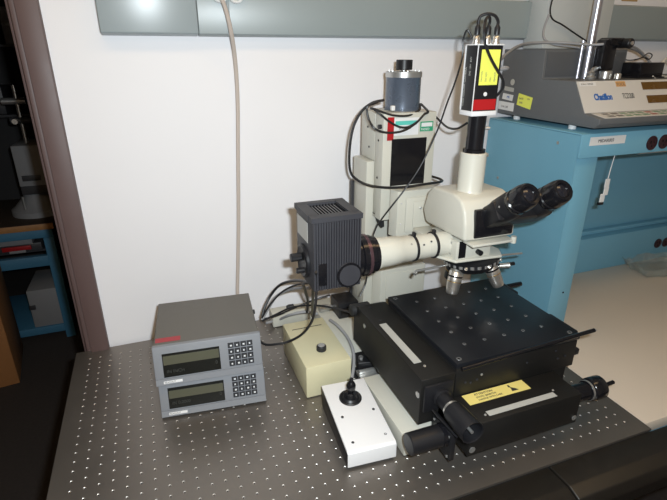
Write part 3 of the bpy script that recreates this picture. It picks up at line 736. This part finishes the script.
sh(patch('silver_scale', (.772, -.6725, .1197), (.166, 0, 0), (0, .0130, 0), alu_label, fb_, .0006), mv)
msc((.766, -.667, .1196), (0, 0, 1), fb_, .0025); msc((.943, -.655, .1196), (0, 0, 1), fb_, .0025)
msc((.9925, -.665, .058), (1, 0, 0), fb_, .008)
msc((.984, -.6843, .060), (0, -1, 0), fb_, .006)
# top plate with a grid of tapped holes
bm = BM(); add_box(bm, (.737, -.601, .1865), (1.053, -.298, .200), .001)
tpq = sh(obj('stage_plate', bm, plate_m, T0, True), mv)
ins_m = mat('dull insert', (.17, .17, .17), .35, metal=.5)
def insert(x, y, r, src=None):
    if src is None:
        bm = BM(); add_lathe(bm, (0, 0, 0), (0, 0, 1), [(0, r), (.0004, r*.95), (.0002, r*.5), (.0002, 0)], 14, 0)
        add_lathe(bm, (0, 0, .0003), (0, 0, 1), [(0, r*.45), (.0001, r*.4)], 8, 1)
        o = obj('threaded_insert', bm, [ins_m, gloss_m], None, True)
    else:
        o = src.copy(); C.objects.link(o)
    o.parent = tpq; o.location = (x+mv[0], y+mv[1], .2001); return o
src = None
for j in range(6):
    for i in range(6):
        x, y = .7925+.0508*i, -.5455+.0500*j
        if y > -.30 or x > 1.04 or (j == 5): continue
        src = insert(x, y, .0042, src)
src = None
for (x, y) in ((.751, -.587), (1.036, -.587), (.751, -.312), (1.036, -.312)): src = insert(x, y, .0058, src)
mb('plate_guide', (1.0505, -.385, .176), (1.070, -.305, .196), black_m, .004); mb('plate_guide', (1.0505, -.585, .176), (1.066, -.500, .196), black_m, .004)
mb('end_stop', (1.0565, -.59, .135), (1.075, -.565, .150), black_m, .002)
mc('stage_rod', (.745, -.6075, .1905), (1.083, -.6075, .2065), .0045, gloss_m)
mc('stage_rod_tip', (1.083, -.6075, .2065), (1.0865, -.6075, .2067), .0036, satin_m)
mc('stage_rod', (1.02, -.303, .166), (1.150, -.303, .168), .0065, gloss_m)
for (x, z) in ((.762, .150), (.775, .146), (.790, .150), (.80, .160), (1.0, .150), (1.02, .152), (.915, .160), (.99, .172)):
    msc((x, -.6016, z), (0, -1, 0), r=.0028, M=key_m if x != .80 else None)
# micrometers
bp_ = mb('micrometer_bracket', (.6895, -.672, .032), (.7015, -.603, .097), black_m, .003)
for p in ((.6893, -.664, .088), (.6893, -.664, .040), (.6893, -.612, .088)): msc(p, (-1, 0, 0), bp_, .003)
msc((.731, -.6843, .060), (0, -1, 0), bp_, .007)
mb('micrometer_plate', (.665, -.6078, .106), (.730, -.6022, .168), black_m, .002)
mc('side_drive', (.6125, -.645, .078), (.6893, -.645, .078), .0215, black_m, ch=.0015, n=36)
mc('side_drive_cap', (.6795, -.645, .078), (.6888, -.645, .078), .0232, gloss_m, n=36)
my = ml('front_micrometer', (.703, -.6080, .135), (0, -1, 0), [(0, .020), (.004, .020), (.006, .0160), (.040, .0160), (.041, .0205), (.044, .0212), (.102, .0238), (.105, .0230), (.104, .0210), (.080, .0200), (.080, 0)], black_m, n=40, knurl=.02)
mc('micrometer_spindle', (.703, -.688, .135), (.703, -.711, .135), .0032, satin_m, my, n=14)
mc('micrometer_collar', (.703, -.642, .135), (.703, -.6485, .135), .0175, chrome_m, my, n=30)
mc('micrometer_pin', (.682, -.612, .113), (.688, -.690, .110), .0022, black_m, my, n=10)
mx_ = ml('side_micrometer', (.992, -.645, .082), (1, 0, 0), [(0, .019), (.058, .019), (.059, .0215), (.066, .0215), (.067, .0235), (.070, .0255), (.098, .0255), (.100, .024), (.100, 0)], gloss_m, n=36)
mc('micrometer_collar', (1.052, -.645, .082), (1.0565, -.645, .082), .0222, satin_m, mx_, n=30)
mc('micrometer_crank', (1.092, -.652, .088), (1.122, -.652, .0905), .0045, gloss_m, mx_, n=14)

# ------------------------------------------------------------ cables
cable('motor_cable', [(0.7713, -0.1650, 0.6622), (0.7420, -0.1600, 0.6558), (0.7180, -0.1500, 0.6348), (0.6976, -0.1500, 0.5978), (0.6890, -0.1500, 0.5449), (0.6910, -0.1500, 0.4946), (0.7057, -0.1550, 0.4714), (0.7349, -0.1650, 0.4556), (0.7684, -0.1950, 0.4534), (0.8030, -0.2350, 0.4613), (0.8592, -0.2350, 0.4637), (0.9217, -0.2100, 0.4587), (0.9442, -0.1700, 0.4542), (0.9470, -0.1200, 0.4509)], .0033, cable_m, 'thick black cable looping down the left side of the cream column')
cable('coiled_cable', [(0.7531, -0.1700, 0.6586), (0.7271, -0.1700, 0.6503), (0.7249, -0.1700, 0.6365), (0.7284, -0.1750, 0.6183), (0.7361, -0.1880, 0.6009), (0.7595, -0.1900, 0.5905), (0.7893, -0.1900, 0.5877), (0.8192, -0.1900, 0.5922), (0.8487, -0.1900, 0.6076), (0.8709, -0.1880, 0.6267), (0.8866, -0.1800, 0.6313), (0.8790, -0.1720, 0.6428), (0.8712, -0.1650, 0.6496), (0.8665, -0.1700, 0.6358), (0.8308, -0.1800, 0.6251), (0.7869, -0.1800, 0.6281), (0.7487, -0.1750, 0.6408), (0.7325, -0.1700, 0.6455)], .0028, cable_m, 'black cable coiled round the foot of the blue-grey motor')
cable('inner_cable', [(0.7368, -0.1720, 0.6455), (0.7517, -0.1860, 0.6325), (0.7772, -0.1900, 0.6132), (0.8050, -0.1900, 0.6001), (0.8298, -0.1900, 0.6001), (0.8566, -0.1900, 0.6144), (0.8752, -0.1850, 0.6298)], .0026, cable_m, 'inner black cable loop across the white maker label')
cable('camera_power_cable', [(0.8781, -0.3450, 0.7957), (0.8676, -0.3400, 0.8107), (0.8670, -0.3300, 0.7921), (0.8687, -0.3300, 0.7573), (0.8701, -0.3100, 0.7085), (0.8739, -0.2800, 0.6617), (0.8660, -0.2600, 0.5969), (0.8350, -0.2500, 0.5165), (0.7950, -0.2500, 0.4607), (0.7643, -0.2400, 0.4155), (0.7582, -0.2000, 0.3699), (0.7496, -0.1900, 0.3458), (0.7392, -0.1900, 0.3138), (0.7248, -0.2000, 0.2573), (0.7206, -0.2000, 0.1995), (0.6995, -0.2100, 0.1662)], .0020, cable_m, 'thin black cable running slantwise from the camera across the column')
def plugged(name, pts, r, lab, ends):
    bm = add_tube(BM(), pts, r)
    for (a, b, rr) in ends: add_lathe(bm, a, Vector(b)-Vector(a), [(0, rr), ((Vector(b)-Vector(a)).length*.7, rr), ((Vector(b)-Vector(a)).length, r)], 14)
    return tag(obj(name, bm, cable_m, None, True), lab, 'cable')
plugged('camera_lead', [(.8585, -.388, .8175), (.8585, -.388, .826), (.862, -.39, .834), (.874, -.395, .8375), (.888, -.398, .834), (.8965, -.398, .825), (.897, -.398, .8175)], .0030, 'black lead arching between the connectors on top of the camera', [((.8585, -.388, .8004), (.8585, -.388, .8185), .0058), ((.897, -.398, .8004), (.897, -.398, .8185), .0058)])
plugged('front_lead', [(.876, -.398, .8165), (.876, -.400, .824), (.871, -.404, .831), (.862, -.408, .829), (.855, -.413, .818), (.853, -.418, .80), (.859, -.419, .78), (.874, -.419, .757), (.893, -.419, .735), (.908, -.419, .718), (.9135, -.416, .704), (.911, -.408, .690), (.9105, -.400, .684)], .0028, 'black lead falling across the yellow sticker of the camera', [((.876, -.398, .8004), (.876, -.398, .8175), .0058)])
cable('short_black_wire', [(0.9170, -0.1700, 0.6168), (0.9201, -0.1900, 0.6067), (0.9088, -0.2400, 0.6002), (0.8933, -0.3000, 0.6066), (0.8833, -0.3500, 0.6255)], .0026, cable_m, 'short black wire between the column top and the camera adapter')
t = prism('cable_clip', [(.0, .0), (.030, -.020), (.032, -.042), (.024, -.045)], 'y', 0, .012, rubber_m); tag(t, 'black triangular cable clip stuck on the cream column', 'clip')
t.location = (0.7630, -0.1470, 0.3723)
cable('readout_lead', [(.405, -.235, .128), (0.4221, -0.2700, 0.1164), (0.4519, -0.2900, 0.1218), (0.4791, -0.3000, 0.1300), (0.5031, -0.3300, 0.1631), (0.5162, -0.3600, 0.2103), (0.5153, -0.3900, 0.2665), (0.5116, -0.4100, 0.3242), (0.5007, -0.4410, 0.3688)], .0030, cable_m, 'black lead sagging from the upper readout to the lamp house')
cable('rear_black_cable', [(0.4542, -0.1000, 0.0924), (0.4663, -0.0900, 0.1162), (0.4872, -0.0800, 0.1448), (0.5092, -0.1000, 0.1812), (0.5272, -0.1600, 0.2174), (0.5329, -0.2500, 0.2572), (0.5322, -0.3300, 0.2861)], .0038, cable_m, 'topmost black cable arching from behind the readouts')
cable('rear_grey_cable', [(0.4537, -0.1000, 0.0830), (0.4744, -0.0900, 0.1084), (0.4987, -0.0900, 0.1414), (0.5202, -0.1200, 0.1704), (0.5371, -0.1800, 0.2047), (0.5445, -0.2600, 0.2410)], .0042, gcable_m, 'grey cable arching just below the topmost black one')
cable('middle_black_cable', [(0.4502, -0.1200, 0.1010), (0.4742, -0.1200, 0.1363), (0.5066, -0.1300, 0.1746), (0.5349, -0.1700, 0.2091), (0.5485, -0.2400, 0.2446)], .0026, cable_m, 'thin black cable between the arching black and grey cables')
cable('long_black_cable', [(0.4497, -0.1200, 0.0917), (0.4842, -0.1300, 0.1088), (0.5216, -0.1500, 0.1334), (0.5578, -0.1700, 0.1443), (0.5953, -0.2000, 0.1510), (0.6345, -0.2300, 0.1485), (0.6742, -0.2500, 0.1378)], .0027, cable_m, 'long thin black cable running right over the base to the black stage')
cable('slanting_black_cable', [(0.4586, -0.0900, 0.0797), (0.4937, -0.1000, 0.0876), (0.5351, -0.1200, 0.1121), (0.5728, -0.1300, 0.1287), (0.6104, -0.1400, 0.1422), (0.6398, -0.1400, 0.1461)], .0024, cable_m, 'black cable slanting up towards the black power supply')
cable('low_grey_cable', [(0.4816, -0.0144, 0.0200), (0.5196, -0.0100, 0.0200), (0.5418, -0.0700, 0.0650), (0.5813, -0.0900, 0.0776), (0.6139, -0.1100, 0.0751)], .0040, gcable_m, 'grey cable lying low behind the ivory control box')
cable('lamp_cable', [(0.5137, -0.3800, 0.3123), (0.5293, -0.3300, 0.2588), (0.5468, -0.2700, 0.1963), (0.5672, -0.2000, 0.1266)], .0035, cable_m, 'black cord hanging straight down below the lamp house')
cable('lamp_house_cord', [(0.5153, -0.3000, 0.2752), (0.5371, -0.2500, 0.2239), (0.5663, -0.1700, 0.1532), (0.5812, -0.1100, 0.0882)], .0035, cable_m, 'black cord hanging behind the lamp house, left of the straight one')
cable('joystick_cable', [(0.6395, -0.1400, 0.0666), (0.6454, -0.1800, 0.0715), (0.6521, -0.2300, 0.0673), (0.6460, -0.2900, 0.0651), (0.6336, -0.3300, 0.0517), (0.6117, -0.3700, 0.0372), (0.6004, -0.3850, 0.0334)], .0042, gcable_m, 'thick grey cable curving past the ivory box to the joystick box')
t = thing('power_supply', 'black power supply on the cream base behind the lamp house', 'power supply', (.72, -.09, .0505))
box('case', (-.045, -.03, 0), (.016, .04, .048), black_m, t, .002); box('socket', (-.038, -.034, .012), (-.012, -.030, .034), gloss_m, t)
t = thing('connector_plug', 'grey metal connector on the cream base left of the power supply', 'connector', (.655, -.06, .0505))
lathe('shell', (-.02, 0, .010), (1, .1, 0), [(0, .010), (.030, .010), (.032, .006), (.045, .006)], satin_m, t); cyl('nut', (-.012, .001, .010), (-.002, .002, .010), .0115, satin_m, t, n=6)
t = thing('cable_boot', 'small dark plug lying on the rear block of the base', 'connector', (0.5617, 0.0000, 0.0684))
t.location.z = .0465
lathe('boot', (-.012, 0, .007), (1, -.1, 0), [(0, .004), (.008, .007), (.022, .007), (.024, .003)], rubber_m, t)

# ------------------------------------------------------------ room beyond the doorway
t = thing('workbench', 'blue steel workbench with a wooden top beyond the doorway', 'workbench', (-.9, 1.9, FZ))
mv = (.9, -1.9, -FZ)
def wb(name, a, b, M, bev=0.0, parent=None): return sh(box(name, a, b, M, parent or t, bev), mv)
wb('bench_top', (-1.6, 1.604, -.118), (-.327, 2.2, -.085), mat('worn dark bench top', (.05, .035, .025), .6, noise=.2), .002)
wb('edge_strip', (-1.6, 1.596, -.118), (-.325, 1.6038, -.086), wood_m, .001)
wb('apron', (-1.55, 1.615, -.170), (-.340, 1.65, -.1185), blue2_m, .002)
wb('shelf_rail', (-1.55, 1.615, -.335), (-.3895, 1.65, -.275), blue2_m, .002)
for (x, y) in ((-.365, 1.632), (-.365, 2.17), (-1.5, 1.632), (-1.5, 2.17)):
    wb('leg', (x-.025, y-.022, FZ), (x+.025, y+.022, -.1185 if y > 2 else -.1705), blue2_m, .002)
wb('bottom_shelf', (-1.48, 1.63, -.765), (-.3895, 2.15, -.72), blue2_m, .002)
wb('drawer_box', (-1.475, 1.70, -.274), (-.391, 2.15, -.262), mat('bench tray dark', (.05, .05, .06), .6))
def far(name, lab, cat, a, b, M, parts=()):
    a, b = Vector(a), Vector(b); loc = Vector(((a.x+b.x)/2, (a.y+b.y)/2, a.z))
    q = thing(name, lab, cat, loc); box('body', a-loc, b-loc, M, q, .004)
    for (pn, pa, pb, pm) in parts: box(pn, Vector(pa)-loc, Vector(pb)-loc, pm, q, .001)
    return q
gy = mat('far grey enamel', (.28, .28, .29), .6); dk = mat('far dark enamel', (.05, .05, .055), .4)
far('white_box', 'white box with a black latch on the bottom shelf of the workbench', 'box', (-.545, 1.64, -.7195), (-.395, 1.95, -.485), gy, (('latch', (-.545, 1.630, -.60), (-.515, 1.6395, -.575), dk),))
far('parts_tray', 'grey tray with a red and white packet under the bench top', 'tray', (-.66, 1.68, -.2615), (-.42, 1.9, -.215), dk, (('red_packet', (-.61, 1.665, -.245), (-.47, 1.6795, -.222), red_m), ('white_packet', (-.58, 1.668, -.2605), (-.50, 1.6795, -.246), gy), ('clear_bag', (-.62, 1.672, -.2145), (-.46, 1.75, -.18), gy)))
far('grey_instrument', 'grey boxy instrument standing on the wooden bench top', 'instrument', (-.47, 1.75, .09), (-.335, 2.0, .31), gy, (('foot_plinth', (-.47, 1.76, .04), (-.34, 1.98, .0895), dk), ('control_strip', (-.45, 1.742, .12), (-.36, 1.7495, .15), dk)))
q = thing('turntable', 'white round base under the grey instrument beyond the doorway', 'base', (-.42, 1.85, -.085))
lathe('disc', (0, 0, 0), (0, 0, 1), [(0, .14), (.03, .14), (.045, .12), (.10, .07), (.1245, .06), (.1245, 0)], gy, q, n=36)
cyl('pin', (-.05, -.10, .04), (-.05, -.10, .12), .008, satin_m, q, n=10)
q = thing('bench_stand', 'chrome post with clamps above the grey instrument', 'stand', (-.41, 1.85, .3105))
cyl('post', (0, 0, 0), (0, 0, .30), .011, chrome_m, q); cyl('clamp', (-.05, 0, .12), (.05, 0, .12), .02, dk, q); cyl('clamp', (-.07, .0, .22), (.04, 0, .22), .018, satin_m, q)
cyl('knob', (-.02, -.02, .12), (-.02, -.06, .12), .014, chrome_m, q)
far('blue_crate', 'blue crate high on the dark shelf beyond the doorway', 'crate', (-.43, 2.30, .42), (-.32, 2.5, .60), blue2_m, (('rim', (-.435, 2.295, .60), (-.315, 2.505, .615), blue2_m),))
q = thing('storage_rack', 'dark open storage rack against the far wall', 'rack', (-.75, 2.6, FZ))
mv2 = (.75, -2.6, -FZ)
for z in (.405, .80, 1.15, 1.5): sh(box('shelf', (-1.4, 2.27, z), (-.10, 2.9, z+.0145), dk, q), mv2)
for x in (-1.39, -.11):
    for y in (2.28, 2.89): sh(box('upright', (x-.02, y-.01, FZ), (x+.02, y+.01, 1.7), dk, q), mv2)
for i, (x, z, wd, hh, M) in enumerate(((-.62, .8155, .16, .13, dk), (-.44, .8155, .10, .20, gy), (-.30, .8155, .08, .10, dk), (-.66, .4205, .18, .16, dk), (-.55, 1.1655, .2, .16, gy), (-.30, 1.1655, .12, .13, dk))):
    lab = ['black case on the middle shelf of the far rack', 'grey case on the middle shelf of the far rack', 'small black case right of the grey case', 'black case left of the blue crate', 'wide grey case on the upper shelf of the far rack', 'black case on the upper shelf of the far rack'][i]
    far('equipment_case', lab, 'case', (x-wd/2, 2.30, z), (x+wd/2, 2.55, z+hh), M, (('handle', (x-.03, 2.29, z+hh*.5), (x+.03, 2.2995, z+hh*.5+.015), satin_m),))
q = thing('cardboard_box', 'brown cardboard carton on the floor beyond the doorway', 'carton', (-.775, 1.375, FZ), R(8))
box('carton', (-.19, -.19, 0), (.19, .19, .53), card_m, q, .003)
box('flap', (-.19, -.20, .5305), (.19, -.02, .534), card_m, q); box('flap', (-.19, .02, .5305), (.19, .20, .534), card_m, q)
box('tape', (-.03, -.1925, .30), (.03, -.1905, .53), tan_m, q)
